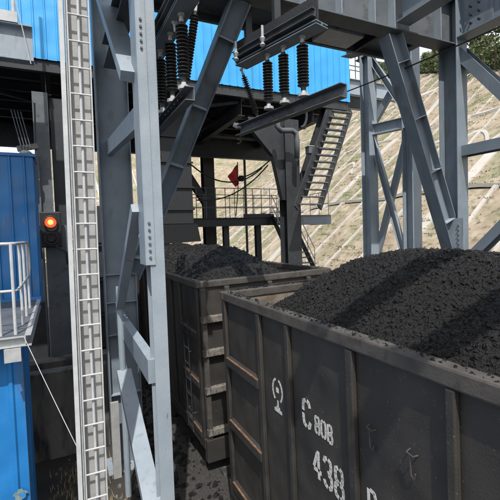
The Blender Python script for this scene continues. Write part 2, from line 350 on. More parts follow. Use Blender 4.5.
# ================================================================ COAL WAGONS
WW, WL, RZ = 3.18, 12.0, 4.094       # width, length, rim height
CANT = .019
def wagon_root(p, near_end, head, label):
    """p: world position of the left rim corner; near_end tells if that corner is the wagon's end closest to the viewer"""
    rot = Matrix.Rotation(head, 4, 'Z') @ Matrix.Rotation(-CANT, 4, 'Y')
    loc = Vector(p)-(rot.to_3x3() @ Vector((-WW/2, -WL/2 if near_end else WL/2, RZ)))
    e = bpy.data.objects.new('coal_wagon', None); C.objects.link(e); e.matrix_world = Matrix.Translation(loc) @ rot
    bpy.context.view_layer.update(); tag(e, label, 'rail wagon', 'coal wagons on the track'); return e
def make_wagon(e):
    H, hw, hl, zb = RZ, WW/2, WL/2, .78
    B = lambda *a, **k: MB().box(*a).build(k['n'], k['m'], e, local=True, bevel=k.get('b', 0))
    for s_ in (-1, 1):                                # side plates, 4 cm thick, posts proud
        x0, x1 = sorted((s_*(hw-.10), s_*(hw-.06))); 
        o = B(x0, x1, -hl+.02, hl-.02, zb, H-.13, n='side_wall', m='wagon')
        xi0, xi1 = sorted((s_*(hw-.104), s_*(hw-.112))); B(xi0, xi1, -hl+.10, hl-.10, 1.2, H-.14, n='inner_lining', m='wagon_in')
        a, b = sorted((s_*(hw-.13), s_*(hw-.0))); B(a, b, -hl+.14, hl-.14, H-.14, H, n='top_rail', m='wagon_rim', b=.02)
        a, b = sorted((s_*(hw-.057), s_*(hw-.003))); B(a, b, -hl+.02, hl-.02, zb, zb+.20, n='bottom_rail', m='wagon', b=.01)
        for yp in (5.88, 4.67, 3.94, 2.85, 1.83, .60, -.60, -1.83, -2.85, -3.94, -4.67, -5.88):
            w = .075 if abs(yp) in (3.94, 1.83) else .095
            B(a, b-.006 if s_ > 0 else b, yp-w/2 if abs(yp) < 5.8 else yp-.06, yp+w/2 if abs(yp) < 5.8 else yp+.06, zb+.203, H-.143, n='post', m='wagon', b=.012)
        for sy_ in (-1, 1):                           # sloping horizontal ribs of the end bays
            for z in (1.06, 2.07, 3.06):
                y0, y1 = sorted((sy_*4.722, sy_*5.815)); a2, b2 = (-hw-.012, -hw+.06) if s_ < 0 else (hw-.06, hw+.012)
                k = MB(); 
                k.add([(a2 if s_ < 0 else b2, y0, z), (a2 if s_ < 0 else b2, y1, z), (-s_*-1*(hw-.058), y1, z+.035), (s_*(hw-.058), y0, z+.035),
                       (a2 if s_ < 0 else b2, y0, z-.11), (a2 if s_ < 0 else b2, y1, z-.11), (s_*(hw-.058), y1, z-.14), (s_*(hw-.058), y0, z-.14)],
                      [(0, 1, 2, 3), (4, 7, 6, 5), (0, 4, 5, 1), (1, 5, 6, 2), (2, 6, 7, 3), (3, 7, 4, 0)])
                rbo = k.build('end_bay_rib', 'wagon', e, local=True, bevel=.006)
                ex_ = s_*(hw+.014); MB().bar((ex_, y0, z-.008), (ex_, y1, z-.008), rprof(.012, .026)).build('lit_rust_edge', 'rust', rbo)if False else None
                ed = MB().box(min(ex_, ex_-s_*.03), max(ex_, ex_-s_*.03), y0, y1, z+.004, z+.016); under(ed.build('lit_rust_edge', 'rust', e, local=True), rbo)  # bright rusty strip standing in for the sunlit line along the rib top
    for s_ in (-1, 1):                                # end walls
        a, b = sorted((s_*(hl-.10), s_*(hl-.05))); B(-hw+.103, hw-.103, a, b, zb+.2, H-.13, n='end_wall', m='wagon')
        a, b = sorted((s_*(hl-.108), s_*(hl-.118))); B(-hw+.115, hw-.115, a, b, 1.2, H-.14, n='inner_lining', m='wagon_in')
        a, b = sorted((s_*(hl-.137), s_*(hl+.0))); B(-hw, hw, a, b, H-.137, H-.003, n='top_rail', m='wagon_rim', b=.02)
        for z in (1.15, 1.98, 2.72, 3.38):
            a, b = sorted((s_*(hl-.047), s_*(hl+.07))); B(-hw+.06, hw-.06, a, b, z-.10, z+.03, n='end_rib', m='worn_rib', b=.01)
        for xq in (-hw+.12, -hw+.62, 0, hw-.62, hw-.12):
            a, b = sorted((s_*(hl-.047), s_*(hl+.035))); B(xq-.05, xq+.05, a, b, zb+.2, H-.14, n='end_post', m='wagon_rim', b=.01)
        a, b = sorted((s_*(hl-.10), s_*(hl+.06))); B(-hw+.02, hw-.02, a, b, zb-.25, zb+.197, n='buffer_beam', m='wagon', b=.01)
        k = MB(); k.box(-.12, .12, min(s_*(hl+.062), s_*(hl+.55)), max(s_*(hl+.062), s_*(hl+.55)), .80, 1.02); k.box(-.2, .06, min(s_*(hl+.5), s_*(hl+.72)), max(s_*(hl+.5), s_*(hl+.72)), .75, 1.07)
        k.build('coupler', 'dark_steel', e, local=True, bevel=.03)
    B(-hw+.12, hw-.12, -hl+.12, hl-.12, 1.12, 1.19, n='floor', m='wagon')
    for yb in (-4.2, 4.2):                            # bogies
        bo = MB(); 
        for s_ in (-1, 1): bo.box(s_*1.0-.07, s_*1.0+.07, yb-1.25, yb+1.25, .62, .86)
        bo.box(-1.0, 1.0, yb-.2, yb+.2, .62, 1.1)
        bq = bo.build('bogie', 'dark_steel', e, local=True, bevel=.02)
        for dy in (-.9, .9):
            for s_ in (-1, 1):
                w = MB(); w.lathe((s_*.72, yb+dy, .94), (s_*.86, yb+dy, .94), [(0, .45), (.25, .45), (.26, .42), (1, .42)], 28)
                under(w.build('wheel', 'dark_steel', e, local=True), bq)
            under(MB().lathe((-.72, yb+dy, .94), (.72, yb+dy, .94), [(0, .08), (1, .08)], 12).build('axle', 'dark_steel', e, local=True), bq)
    # grab ladder at the end of the left side
    for ys in (-5.25,):
        k = MB()
        for yy_ in (ys-.17, ys+.17): k.tube([(-hw-.05, yy_, .9), (-hw-.05, yy_, 3.25)], .012, 6)
        for q in range(7): k.tube([(-hw-.05, ys-.17, 1.0+.33*q), (-hw-.05, ys+.17, 1.0+.33*q)], .012, 6)
        for q in (1.3, 2.6): 
            for yy_ in (ys-.17, ys+.17): k.tube([(-hw-.05, yy_, q), (-hw+.06, yy_, q)], .012, 6)
        k.build('ladder', 'dark_steel', e, local=True)
A = at(219, 291, Z=RZ); Bp = at(196, 282, Z=RZ)
wn_ = wagon_root(A, False, -.012, 'near coal wagon with white stencilled C80B 438 on its dark side'); make_wagon(wn_)
wf = copy_tree(wn_); rot = Matrix.Rotation(0, 4, 'Z') @ Matrix.Rotation(-CANT, 4, 'Y')
wf.matrix_world = Matrix.Translation(Vector(Bp)-(rot.to_3x3() @ Vector((-WW/2, -WL/2, RZ)))) @ rot
wf['label'] = 'farther coal wagon standing beneath the loading station chute'
bpy.context.view_layer.update()

# stencilled writing on the near wagon
STK = {  # polyline strokes in a 1 x 1.6 cell, already broken by stencil gaps
 'C': [[(.95, 1.25), (.85, 1.5), (.6, 1.6)], [(.42, 1.6), (.15, 1.5), (.05, 1.2), (.05, .9)], [(.05, .72), (.05, .4), (.15, .12), (.42, 0)], [(.6, 0), (.85, .1), (.95, .38)]],
 '8': [[(.42, 1.6), (.15, 1.5), (.1, 1.2), (.15, .92), (.42, .82)], [(.6, 1.6), (.85, 1.5), (.9, 1.2), (.85, .92), (.6, .82)], [(.4, .76), (.1, .65), (.05, .38), (.12, .08), (.42, 0)], [(.62, .76), (.9, .65), (.95, .38), (.88, .08), (.6, 0)]],
 '0': [[(.42, 1.6), (.15, 1.45), (.05, 1.1), (.05, .5), (.15, .15), (.42, 0)], [(.6, 1.6), (.85, 1.45), (.95, 1.1), (.95, .5), (.85, .15), (.6, 0)]],
 'B': [[(.1, 0), (.1, 1.6)], [(.3, 1.6), (.75, 1.55), (.88, 1.2), (.75, .88), (.3, .85)], [(.3, .75), (.8, .7), (.95, .4), (.8, .05), (.3, 0)]],
 '4': [[(.68, 1.6), (.68, .62)], [(.68, .42), (.68, 0)], [(.55, 1.45), (.05, .55)], [(.05, .45), (.55, .45)], [(.8, .45), (1.0, .45)]],
 '3': [[(.08, 1.3), (.2, 1.55), (.45, 1.6)], [(.6, 1.6), (.85, 1.5), (.9, 1.2), (.8, .92), (.5, .82)], [(.6, .76), (.9, .65), (.95, .35), (.85, .1), (.6, 0)], [(.42, 0), (.15, .08), (.05, .32)]],
 'P': [[(.1, 0), (.1, 1.6)], [(.3, 1.6), (.75, 1.55), (.9, 1.2), (.75, .85), (.3, .8)]]}
SX = -WW/2+.0575
def stroke(mb, pl, y0, z0, hgt, wd, narrow=.8, slant=0):
    s_ = hgt/1.6; P = [Vector((0, y0-u*s_*narrow, z0+v*s_)) for u, v in pl]
    for i in range(len(P)-1):
        d = (P[i+1]-P[i]); L = d.length; d /= L; q = Vector((0, -d.z, d.y))*wd/2; e = d*wd*.18
        a, b = P[i]-(e if i else d*0), P[i+1]+(e if i < len(P)-2 else d*0); mb.add([Vector((SX, 0, 0))+p for p in (a-q, a+q, b+q, b-q)]+[Vector((SX-.002, 0, 0))+p for p in (a-q, a+q, b+q, b-q)],
              [(0, 1, 2, 3), (4, 7, 6, 5), (0, 4, 5, 1), (1, 5, 6, 2), (2, 6, 7, 3), (3, 7, 4, 0)])
iv = wn_.matrix_world.inverted()
def loc(px, py):
    """photo pixel -> (y, z) on the near wagon's side plate, in the wagon's own frame"""
    o_ = iv @ Vector((0, 0, CZ)); d = (iv.to_3x3() @ ray(px, py)); t = (SX-o_.x)/d.x; p = o_+d*t; return p.y, p.z
def word(txt, px, py, hgt, wd, gap=1.12, narrow=.8):
    y, z = loc(px, py); mb = MB()
    for ch in txt:
        for pl in STK[ch]: stroke(mb, pl, y, z-hgt/2, hgt, wd, narrow)
        y -= hgt/1.6*narrow*gap+wd*.6
    mb.build('stencil_marking', 'chalk', wn_, local=True)
word('C', 303, 411, .29, .046)
word('80B', 315, 423.5, .175, .030, narrow=.74)
word('438', 313.5, 461, .30, .042, narrow=.75)
word('P', 368, 500, .22, .035)
mb = MB(); y, z = loc(277.5, 392)                       # railway emblem: ring over a rail profile
ring = [(math.sin(t*math.pi/10), math.cos(t*math.pi/10)) for t in range(-8, 9)]
for a_, b_ in ((0, 4), (4, 7), (9, 12), (12, 16)):
    stroke(mb, [(ring[i][0]*.95, ring[i][1]*1.0+.1) for i in range(a_, b_+1)], y, z, .23, .030, .85)
mb.build('emblem_ring', 'chalk', wn_, local=True); mb = MB()
stroke(mb, [(-.26, .15), (.26, .15)], y, z, .23, .062, .85); mb.build('emblem_bar', 'chalk', wn_, local=True); mb = MB(); stroke(mb, [(0, -.75), (0, -1.45)], y, z, .23, .032, .85)
stroke(mb, [(-.75, -1.65), (.75, -1.65)], y, z, .23, .042, .85); stroke(mb, [(-.35, -1.4), (.35, -1.4)], y, z, .23, .03, .85)
mb.build('emblem_rail', 'chalk', wn_, local=True)

for (hx_, hy_) in ((373, 427), (414, 452)):        # tie-down handles
    yq, zq = loc(hx_, hy_); k = MB()
    k.tube([(SX+.0, yq+.035, zq+.01), (SX-.045, yq+.03, zq), (SX-.045, yq-.03, zq-.01), (SX+.0, yq-.035, zq-.01)], .007, 6)
    k.tube([(SX-.045, yq, zq), (SX-.03, yq+.005, zq-.17), (SX-.018, yq-.012, zq-.20), (SX-.02, yq-.026, zq-.15)], .006, 6); k.build('tie_handle', 'wagon_rim', wn_, local=True)
# coal loads
def coal(root, fn, y0, y1, res, label, lumps, yl0, yl1):
    mb = MB(); hw = WW/2-.125; nx_ = int(2*hw/res); ny_ = int((y1-y0)/res)
    def hh(x, y):
        z = fn(x, y)
        n1 = noise.noise(Vector((x*1.1, y*1.1, 2)))*.07+noise.noise(Vector((x*4, y*4, 7)))*.03
        n2 = noise.cell(Vector((x*22, y*22, 1)))*.004+noise.noise(Vector((x*9, y*9, 3)))*.013+noise.noise(Vector((x*25, y*25, 3)))*.004
        return z+n1+n2
    vv = [(-hw+2*hw*i/nx_, y0+(y1-y0)*j/ny_, hh(-hw+2*hw*i/nx_, y0+(y1-y0)*j/ny_)) for j in range(ny_+1) for i in range(nx_+1)]
    k = len(vv); mb.add(vv, [(j*(nx_+1)+i, j*(nx_+1)+i+1, (j+1)*(nx_+1)+i+1, (j+1)*(nx_+1)+i) for j in range(ny_) for i in range(nx_)])
    cor = [(-1, -1, -1), (1, -1, -1), (1, 1, -1), (-1, 1, -1), (-1, -1, 1), (1, -1, 1), (1, 1, 1), (-1, 1, 1)]
    for _ in range(lumps):
        x = random.uniform(-hw+.03, hw-.03); y = random.uniform(yl0, yl1); s_ = .004+.022*random.random()**4
        rm = Matrix.Rotation(random.random()*6.28, 3, (random.random(), random.random(), random.random()+.1)); c = Vector((x, y, hh(x, y)+s_*.25))
        mb.add([c+rm @ (Vector(q)*s_*Vector((random.uniform(.5, 1), random.uniform(.5, 1), random.uniform(.4, .8))).x) for q in cor], [(0, 3, 2, 1), (4, 5, 6, 7), (0, 1, 5, 4), (1, 2, 6, 5), (2, 3, 7, 6), (3, 0, 4, 7)])
    for _ in range(int(lumps*.02)):                  # crumbs spilled on the rims
        s_ = .004+.012*random.random()**2; x = random.choice((-1, 1))*(WW/2-random.uniform(.02, .12)); y = random.uniform(y0+.1, y1-.1)
        if random.random() < .3: x = random.uniform(-hw, hw); y = (WL/2-random.uniform(.02, .11))*(1 if y1 > WL/2-.5 and (y0 > -3 or random.random() < .5) else -1)
        rm = Matrix.Rotation(random.random()*6.28, 3, (.3, .5, 1)); c = Vector((x, y, RZ+s_*.5))
        mb.add([c+rm @ (Vector(q)*s_*random.uniform(.5, .9)) for q in cor], [(0, 3, 2, 1), (4, 5, 6, 7), (0, 1, 5, 4), (1, 2, 6, 5), (2, 3, 7, 6), (3, 0, 4, 7)])
    W_ = root.matrix_world
    mb.v = [tuple(W_ @ Vector(v)) for v in mb.v]
    o = mb.build('coal_heap', 'coal'); o.data.polygons.foreach_set('use_smooth', [i < nx_*ny_ for i in range(len(o.data.polygons))]); tag(o, label, 'coal', kind='stuff'); return o
def smin(*a, k=.09):
    return -k*math.log(sum(math.exp(-q/k) for q in a))
fnN = lambda x, y: RZ+smin(.60, -.13+.66*(x+WW/2-.125), -.13+.66*(WW/2-.125-x), .72*(4.95-y)-.02 if False else   .80*(WL/2-1.22-y), .5*(y+WL/2-.6))
fnF = lambda x, y: RZ+smin(.66, -.13+.75*(x+WW/2-.125), -.78+.75*(WW/2-x), -.10+.85*(y+WL/2-.13), 1.1+.25*(-y))
coal(wn_, fnN, -1.5, WL/2-.13, .02, 'heap of broken coal filling the near wagon', 48000, 0.4, WL/2-.3)
coal(wf, fnF, -WL/2+.13, WL/2-.13, .04, 'flat topped coal heap in the farther wagon', 14000, -WL/2+.2, 0)

# ================================================================ LOADING GANTRY (portal frame over the near wagon)
ga = empty('steel_gantry', (1.1, 5.4, 0), 'grey blue painted steel gantry with laced legs and knee braces spanning the track', 'gantry')
def part(name, m, p0, p1, prof, u=(0, 0, 1), parent=ga, bevel=.004): return MB().bar(p0, p1, prof, u).build(name, m, parent, bevel=bevel)
GZ = 8.45
LX, LY, RX, RY = 1.18, 9.05, 1.13, 5.42
# left leg of the lacing: wide H, web seen from the front
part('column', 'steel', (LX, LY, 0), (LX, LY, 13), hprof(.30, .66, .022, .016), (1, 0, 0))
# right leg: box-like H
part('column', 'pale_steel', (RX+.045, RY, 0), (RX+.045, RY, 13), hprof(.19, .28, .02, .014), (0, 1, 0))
px_ = 1.10
def lace(a, b, w, t, m='pale_steel', x=px_, xb=None, y_=None):
    pa, pb = at(*a, X=x), at(*b, X=xb or x); pb.y = max(pb.y, 5.50) if pb.y < pa.y else pb.y; pa.y = max(pa.y, 5.50); MB().bar(pa, pb, rprof(w, t), (0, 0, 1)).build('lacing', m, ga, bevel=.003)
lace((98, -22), (137, 66), .30, .14, x=.99)
lace((108, 150), (140, 117), .12, .30)
lace((137, 208), (120, 306), .15, .14, x=1.0)
lace((119, 318), (156, 375), .14, .34)
lace((124, 372), (153, 505), .26, .14, x=1.02)
gs = MB()
a, b = at(134, 60, X=px_-.09), at(150, 218, X=px_-.09)
gs.box(px_-.07, px_+.045, RY-.158, RY-.146, 4.62, 8.2); gs.box(px_-.082, px_-.07, RY-.158, RY+.24, 4.62, 8.2); gs.build('gusset_plate', 'pale_steel', ga, bevel=.002)
for zq in (3.6, 4.2, 2.9, 1.6): MB().box(LX-.305, LX+.305, LY-.148, LY-.01, zq, zq+.014).build('stiffener', 'pale_steel', ga)
MB().box(LX-.45, LX+.45, LY-.35, LY+.35, 0.004, .03).build('base_plate', 'pale_steel', ga)
MB().box(RX-.3, RX+.34, RY-.3, RY+.3, 0.004, .03).build('base_plate', 'steel', ga)
# big knee braces
def brace(p0, p1, w, d, nst, m='steel', uu=(0, 1, 0)):
    mb = MB(); p0, p1 = Vector(p0), Vector(p1); ax = (p1-p0).normalized(); n_ = Vector((0, 1, 0)); sd = ax.cross(n_).normalized()
    mb.bar(p0, p1, hprof(w, d, .02, .014), sd); kb = mb.build('knee_brace', m, ga, bevel=.003)
    for k in range(nst):
        c = p0.lerp(p1, (k+.5)/nst); s2 = MB(); q = ax.cross(sd)
        for sg in (-1, 1): s2.bar(c+q*sg*.012, c+q*sg*(w/2-.003), rprof(.014, d-.045), sd)
        under(s2.build('stiffener', 'pale_steel', ga), kb)
brace((2.62, 5.5, GZ+.02), at(133, 275, Y=8.95), .24, .30, 5, 'steel')
brace((5.50, 5.42, GZ-.02), at(452, 245, Y=5.42), .26, .34, 4, 'steel')
part('column', 'steel', (7.12, 5.42, 0), (7.12, 5.42, 13), hprof(.30, .40, .02, .014), (0, 1, 0))
MB().box(6.955, 6.967, 5.1, 5.6, 4.55, 5.15).build('gusset_plate', 'pale_steel', ga)
for (bx_, by_, bz_, nx_, nz_, dx_) in ((6.952, 5.2, 4.65, 1, 5, 0), (px_-.02, RY-.160, 4.72, 1, 6, 0), (px_-.02, RY-.160, 7.4, 1, 5, 0)):
    for j in range(nz_):
        d_ = Vector((-.018, 0, 0)) if bx_ > 3 else Vector((0, -.018, 0)); c = Vector((bx_, by_, bz_+j*.09)); MB().lathe(c, c+d_, [(0, .019), (1, .017)], 6).build('bolt', 'mid_steel', ga)
# girders
GH = .9
part('girder', 'mid_steel', (-3, 5.42, GZ+GH/2), (7.32, 5.42, GZ+GH/2), hprof(.34, GH, .025, .016))
for xq in (.0, 1.1, 2.0, 2.9, 3.6, 4.3, 5.0, 5.45, 6.6, 7.12): MB().box(xq-.008, xq+.008, 5.25, 5.41, GZ+.03, GZ+GH-.03).build('stiffener', 'pale_steel', ga)
part('girder', 'steel', (5.62, 5.24, GZ+.10+GH/2), (5.62, -3, GZ+.10+GH/2), hprof(.32, GH, .025, .016))
part('girder', 'steel', (7.14, 5.24, GZ+.10+GH/2), (7.14, -3, GZ+.10+GH/2), hprof(.32, GH, .025, .016))
part('girder', 'mid_steel', (1.18, 9.05, GZ+.75), (7, 9.05, GZ+.75), hprof(.3, .7, .02, .014)) if False else None
part('girder', 'mid_steel', (1.15, RY+.2, GZ+.30), (1.15, LY-.2, GZ+.30), hprof(.26, .5, .02, .014))
for yq, w in ((.30, .22), (-.80, .24)):  # cross members of the deck overhead
    part('cross_beam', 'mid_steel', (1.0, yq, GZ+.3), (5.45, yq, GZ+.3), hprof(w, .22, .02, .014))
# raking members at right
part('side_brace', 'steel', at(460, 52, X=7.2), at(512, 100, X=7.2), hprof(.20, .24, .016, .012), (1, 0, 0))
part('side_brace', 'steel', at(462, 152, X=7.2), at(515, 141, X=7.2), hprof(.20, .24, .016, .012), (1, 0, 0))
part('side_brace', 'steel', at(462, 268, X=7.2), at(512, 218, X=7.2), hprof(.18, .22, .016, .012), (1, 0, 0))
# bolts at node
bt = MB()
for i in range(2):
    for j in range(5):
        bt.lathe((7.14-.12, 4.95-i*.16, GZ+.25+j*.15), (7.14-.165, 4.95-i*.16, GZ+.25+j*.15), [(0, .025), (1, .022)], 8)
bt.build('bolt', 'dark_steel', ga)
MB().box(7.112, 7.124, 4.6, 5.15, GZ+.14, GZ+.96).build('splice_plate', 'steel', ga)

# deck box between gantry girder and hangers
ud = empty('shade_deck', (-1, 6, 10.9), 'unseen plated deck added above the left side of the gantry to cast shade', 'deck')  # out-of-view deck, added to shade the left column and cabin
MB().box(-3.4, 1.0, 4.4, 8.8, 11.2, 11.26).build('deck_plate', 'mid_steel', ud)
for yq in (4.5, 6.6, 8.7): MB().bar((-3.4, yq, 11.0), (1.0, yq, 11.0), hprof(.2, .38, .016, .012)).build('joist', 'mid_steel', ud)
dk = empty('service_deck', (4, 6, GZ), 'dark plated service deck seen from below between the gantry girder and blue building', 'deck')
MB().box(1.4, 6.8, 5.60, 6.40, GZ+.21, GZ+.25).build('deck_plate', 'mid_steel', dk)
for xq in (1.9, 2.8, 3.7, 4.6, 5.5, 6.4): MB().bar((xq, 5.6, GZ+.14), (xq, 6.36, GZ+.14), cprof(.06, .13, .008)).build('joist', 'dark_steel', dk)
MB().bar((1.4, 6.42, GZ+.17), (6.8, 6.42, GZ+.17), cprof(.07, .16, .01)).build('edge_channel', 'mid_steel', dk)
p = at(352, 46, Z=GZ+.0); q = at(318, 32, Z=GZ)
MB().box(4.4, 5.2, 5.75, 6.25, GZ+.03, GZ+.10).build('light_panel', 'galv', dk, bevel=.01)

# ================================================================ insulator assemblies
def insulator(p0, p1, r, nshed, label, grp, sheds=True):
    e = empty('insulator', p0, label, 'insulator', grp); p0, p1 = Vector(p0), Vector(p1)
    prof = [(0.0, r*.45)]
    for k in range(nshed):
        a = .06+.88*k/nshed; w = .88/nshed; prof += [(a, r*.45), (a+w*.12, r), (a+w*.30, r*.98), (a+w*.62, r*.45)]
    prof.append((1, r*.45)); ax = p1-p0
    MB().lathe(p0+ax*.12, p1-ax*.10, prof, 16).build('ribbed_body', 'ceramic', e, smooth=False)
    MB().lathe(p0, p0+ax*.12, [(0, r*.55), (.3, r*.55), (.35, r*.3), (1, r*.4)], 10).build('metal_cap', 'galv', e)
    MB().lathe(p1-ax*.10, p1, [(0, r*.4), (.5, r*.45), (.55, r*.95), (1, r*.95)], 10).build('metal_foot', 'galv', e)
    return e
def assembly(ub0, ub1, lb0, lb1, xs, label, side):
    e = empty('hanging_channel_beam', lb0, label, 'channel beam')
    mb = MB(); mb.bar(lb0, lb1, cprof(.12, .17, .012)); mb.build('channel', 'mid_steel', e, bevel=.002)
    hl_ = MB(); d = (lb1-lb0); L = d.length; nn = int(L/.16); sd = d.normalized().cross(Vector((0, 0, 1))).normalized()
    for k in range(1, nn):
        c = lb0+d*k/nn
        for sg in (-1, 1): hl_.lathe(c+sd*.060*sg, c+sd*.068*sg, [(0, .014), (1, .014)], 8)
    hl_.build('bolt_row', 'rubber', e)
    return e
U0, U1 = at(241, 66, Z=7.62), at(322, 24, Z=7.62); L0, L1 = at(238, 131, Z=6.72), at(344, 90, Z=6.72)
cb = assembly(U0, U1, L0, L1, None, 'long perforated channel beam hung below the right insulators', 1)
ub = empty('hanger_beam', U0, 'plated beam under the deck from which the right insulators hang', 'beam')
MB().bar(U0, U1, hprof(.24, .05, .012, .02)).build('lower_flange', 'steel', ub)
MB().bar(U0+Vector((-.06, 0, .19)), U1+Vector((-.06, 0, .19)), rprof(.03, .32)).build('web', 'dark_steel', ub)
MB().bar(U0+Vector((-.12, 0, .13)), U1+Vector((-.12, 0, .13)), cprof(.07, .10, .008)).build('side_channel', 'mid_steel', ub)
for f_ in (.08, .45): 
    c = U0.lerp(U1, f_)+Vector((-.17, 0, .0)); MB().lathe(c, c+Vector((0, 0, .3)), [(0, .02), (.1, .045), (.2, .02), (.4, .045), (.5, .02), (1, .02)], 10).build('bolt', 'galv', ub)
for f_ in (.12, .5, .9):
    c = U0.lerp(U1, f_); MB().box(c.x-.05, c.x+.05, c.y-.04, c.y+.04, 7.95, GZ+.04).build('hanger', 'dark_steel', ub)
for (ux, uy, lx, ly, lab) in ((267, 62, 267, 126, 'leftmost of the three upright ribbed insulators on the right hanger beam'),
                              (283, 52, 283, 118, 'middle of the three upright ribbed insulators on the right hanger beam'),
                              (302, 34, 302, 106, 'rightmost of the three upright ribbed insulators on the right hanger beam')):
    f_ = (ux-241)/(322-241); 
    pu = min((U0.lerp(U1, t/100) for t in range(101)), key=lambda q: abs(250+FPX*(q-Vector((0, 0, CZ))).dot(rt)/(q-Vector((0, 0, CZ))).dot(fw)-ux))
    pl = Vector((pu.x, pu.y, 6.80)); insulator(pu+Vector((0, 0, -.02)), pl, .075 if ux < 300 else .08, 13, lab, 'ribbed insulators below the right beam')
insulator(U0+Vector((.0, 0, -.04)), at(259, 121, Z=6.8), .05, 18, 'thin slanted insulator at the free end of the right channel beam', 'ribbed insulators below the right beam')
V0, V1 = at(150, 66, Z=7.75), at(192, -8, Z=7.75); K0, K1 = at(140, 148, Z=6.72), at(190, 93, Z=6.72)
assembly(V0, V1, K0, K1, None, 'long perforated channel beam hung below the left insulators', 1)
vb = empty('hanger_beam', V0, 'beam beside the laced leg from which the left insulators hang', 'beam')
MB().bar(V0, V1, hprof(.24, .05, .012, .02)).build('lower_flange', 'steel', vb)
MB().bar(V0+Vector((-.06, 0, .2)), V1+Vector((-.06, 0, .2)), rprof(.03, .34)).build('web', 'dark_steel', vb)
MB().bar(V0+Vector((-.12, 0, .13)), V1+Vector((-.12, 0, .13)), cprof(.07, .10, .008)).build('side_channel', 'mid_steel', vb)
MB().lathe(at(174, 8, Z=7.9), at(174, 8, Z=7.9)+Vector((0, 0, -.3)), [(0, .05), (.3, .05), (.35, .02), (.6, .045), (.7, .02), (1, .015)], 10).build('bolt', 'galv', vb)
for ux, lab in ((160, 'leftmost ribbed insulator hanging beside the laced leg'), (170, 'second ribbed insulator from the laced leg'), (181, 'third and largest ribbed insulator from the laced leg')):
    pu = min((V0.lerp(V1, t/100) for t in range(101)), key=lambda q: abs(250+FPX*(q-Vector((0, 0, CZ))).dot(rt)/(q-Vector((0, 0, CZ))).dot(fw)-ux))
    insulator(pu+Vector((0, 0, -.02)), Vector((pu.x, pu.y, 6.80)), .078, 14, lab, 'ribbed insulators below the left beam')
insulator(at(197, 0, Z=8.0), at(184, 95, Z=6.80), .055, 22, 'long thin tilted insulator beside the big diagonal brace', 'ribbed insulators below the left beam')
# white terminal cap and coil at the channel's free end
k = empty('terminal_clamp', L0, 'white clamp with rusty coil at the free end of the right channel beam', 'clamp')
MB().lathe(L0+Vector((-.08, 0, .1)), L0+Vector((.05, -.03, .06)), [(0, .035), (.5, .05), (1, .02)], 10).build('clamp_body', 'white', k)
MB().tube([L0+Vector((.02+.03*math.cos(t), .03*math.sin(t), -.10-.012*t)) for t in [i*.5 for i in range(20)]], .008, 5).build('coil', 'rust', k)

# ================================================================ LACED TOWER at right (two legs + braces)
tw = empty('lattice_tower', (7.2, 7.5, 0), 'pale blue grey lattice tower standing beyond the near wagon load', 'steel tower')
def tp(name, m, a, b, prof, u=(0, 0, 1)): return MB().bar(a, b, prof, u).build(name, m, tw, bevel=.003)
Dp, Ep = at(369.5, 160, Y=7.78), at(411.5, 160, Y=6.75)
tp('column', 'pale_steel', (Dp.x, Dp.y, 0), (Dp.x, Dp.y, 9.9), hprof(.26, .30, .02, .014), (0, 1, 0))
tp('column', 'pale_steel', (Ep.x, Ep.y, 0), (Ep.x, Ep.y, 11.2), hprof(.28, .30, .02, .014), (0, 1, 0))
zt = lambda px, py, f_: at(px, py, X=Dp.x+(Ep.x-Dp.x)*f_)
def DE(f_, py): 
    P = Vector((Dp.x+(Ep.x-Dp.x)*f_, Dp.y+(Ep.y-Dp.y)*f_, CZ)); d = P-Vector((0, 0, CZ)); dep = Vector((P.x, P.y, 0)).dot(fw)
    px = 250+FPX*P.dot(rt)/dep; q = ray(px, py); return Vector((P.x, P.y, CZ+q.z*P.xy.length/q.xy.length))
tp('strut', 'pale_steel', DE(.06, 131), DE(.94, 123), hprof(.16, .26, .016, .012))
tp('strut', 'pale_steel', DE(.06, 330), DE(.94, 330), hprof(.16, .26, .016, .012))
tp('diagonal', 'pale_steel', DE(.1, 60), DE(.98, 118), cprof(.12, .14, .01)); tp('diagonal', 'steel', DE(.95, 62)+Vector((.1, .1, 0)), DE(.1, 124)+Vector((.1, .1, 0)), cprof(.12, .14, .01))
tp('diagonal', 'pale_steel', DE(.08, 136), DE(.85, 262), cprof(.12, .14, .01)); tp('diagonal', 'steel', DE(.9, 138)+Vector((.1, .1, 0)), DE(.1, 262)+Vector((.1, .1, 0)), cprof(.12, .14, .01))
tp('cap_beam', 'mid_steel', (Dp.x, Dp.y+.35, 9.45), (Ep.x+.1, 5.7, 9.6), hprof(.25, .4, .02, .014))
hb = MB(); p = at(352, 50, Y=7.6)
MB().bar(at(347, 48, Y=8.0), at(388, 34, Y=6.6), hprof(.3, .45, .02, .014)).build('bracket', 'mid_steel', tw)

# black cable crossing
def sag(a, b, s_, n=14): return [a.lerp(b, t/n)-Vector((0, 0, s_*4*(t/n)*(1-t/n))) for t in range(n+1)]
ca = at(343, 93, Y=7.0); cb2 = at(512, 21, Y=3.6)
tag(MB().tube(sag(ca, cb2, .03), .012, 6).build('cable', 'rubber'), 'thin black cable crossing in front of the right columns', 'cable')

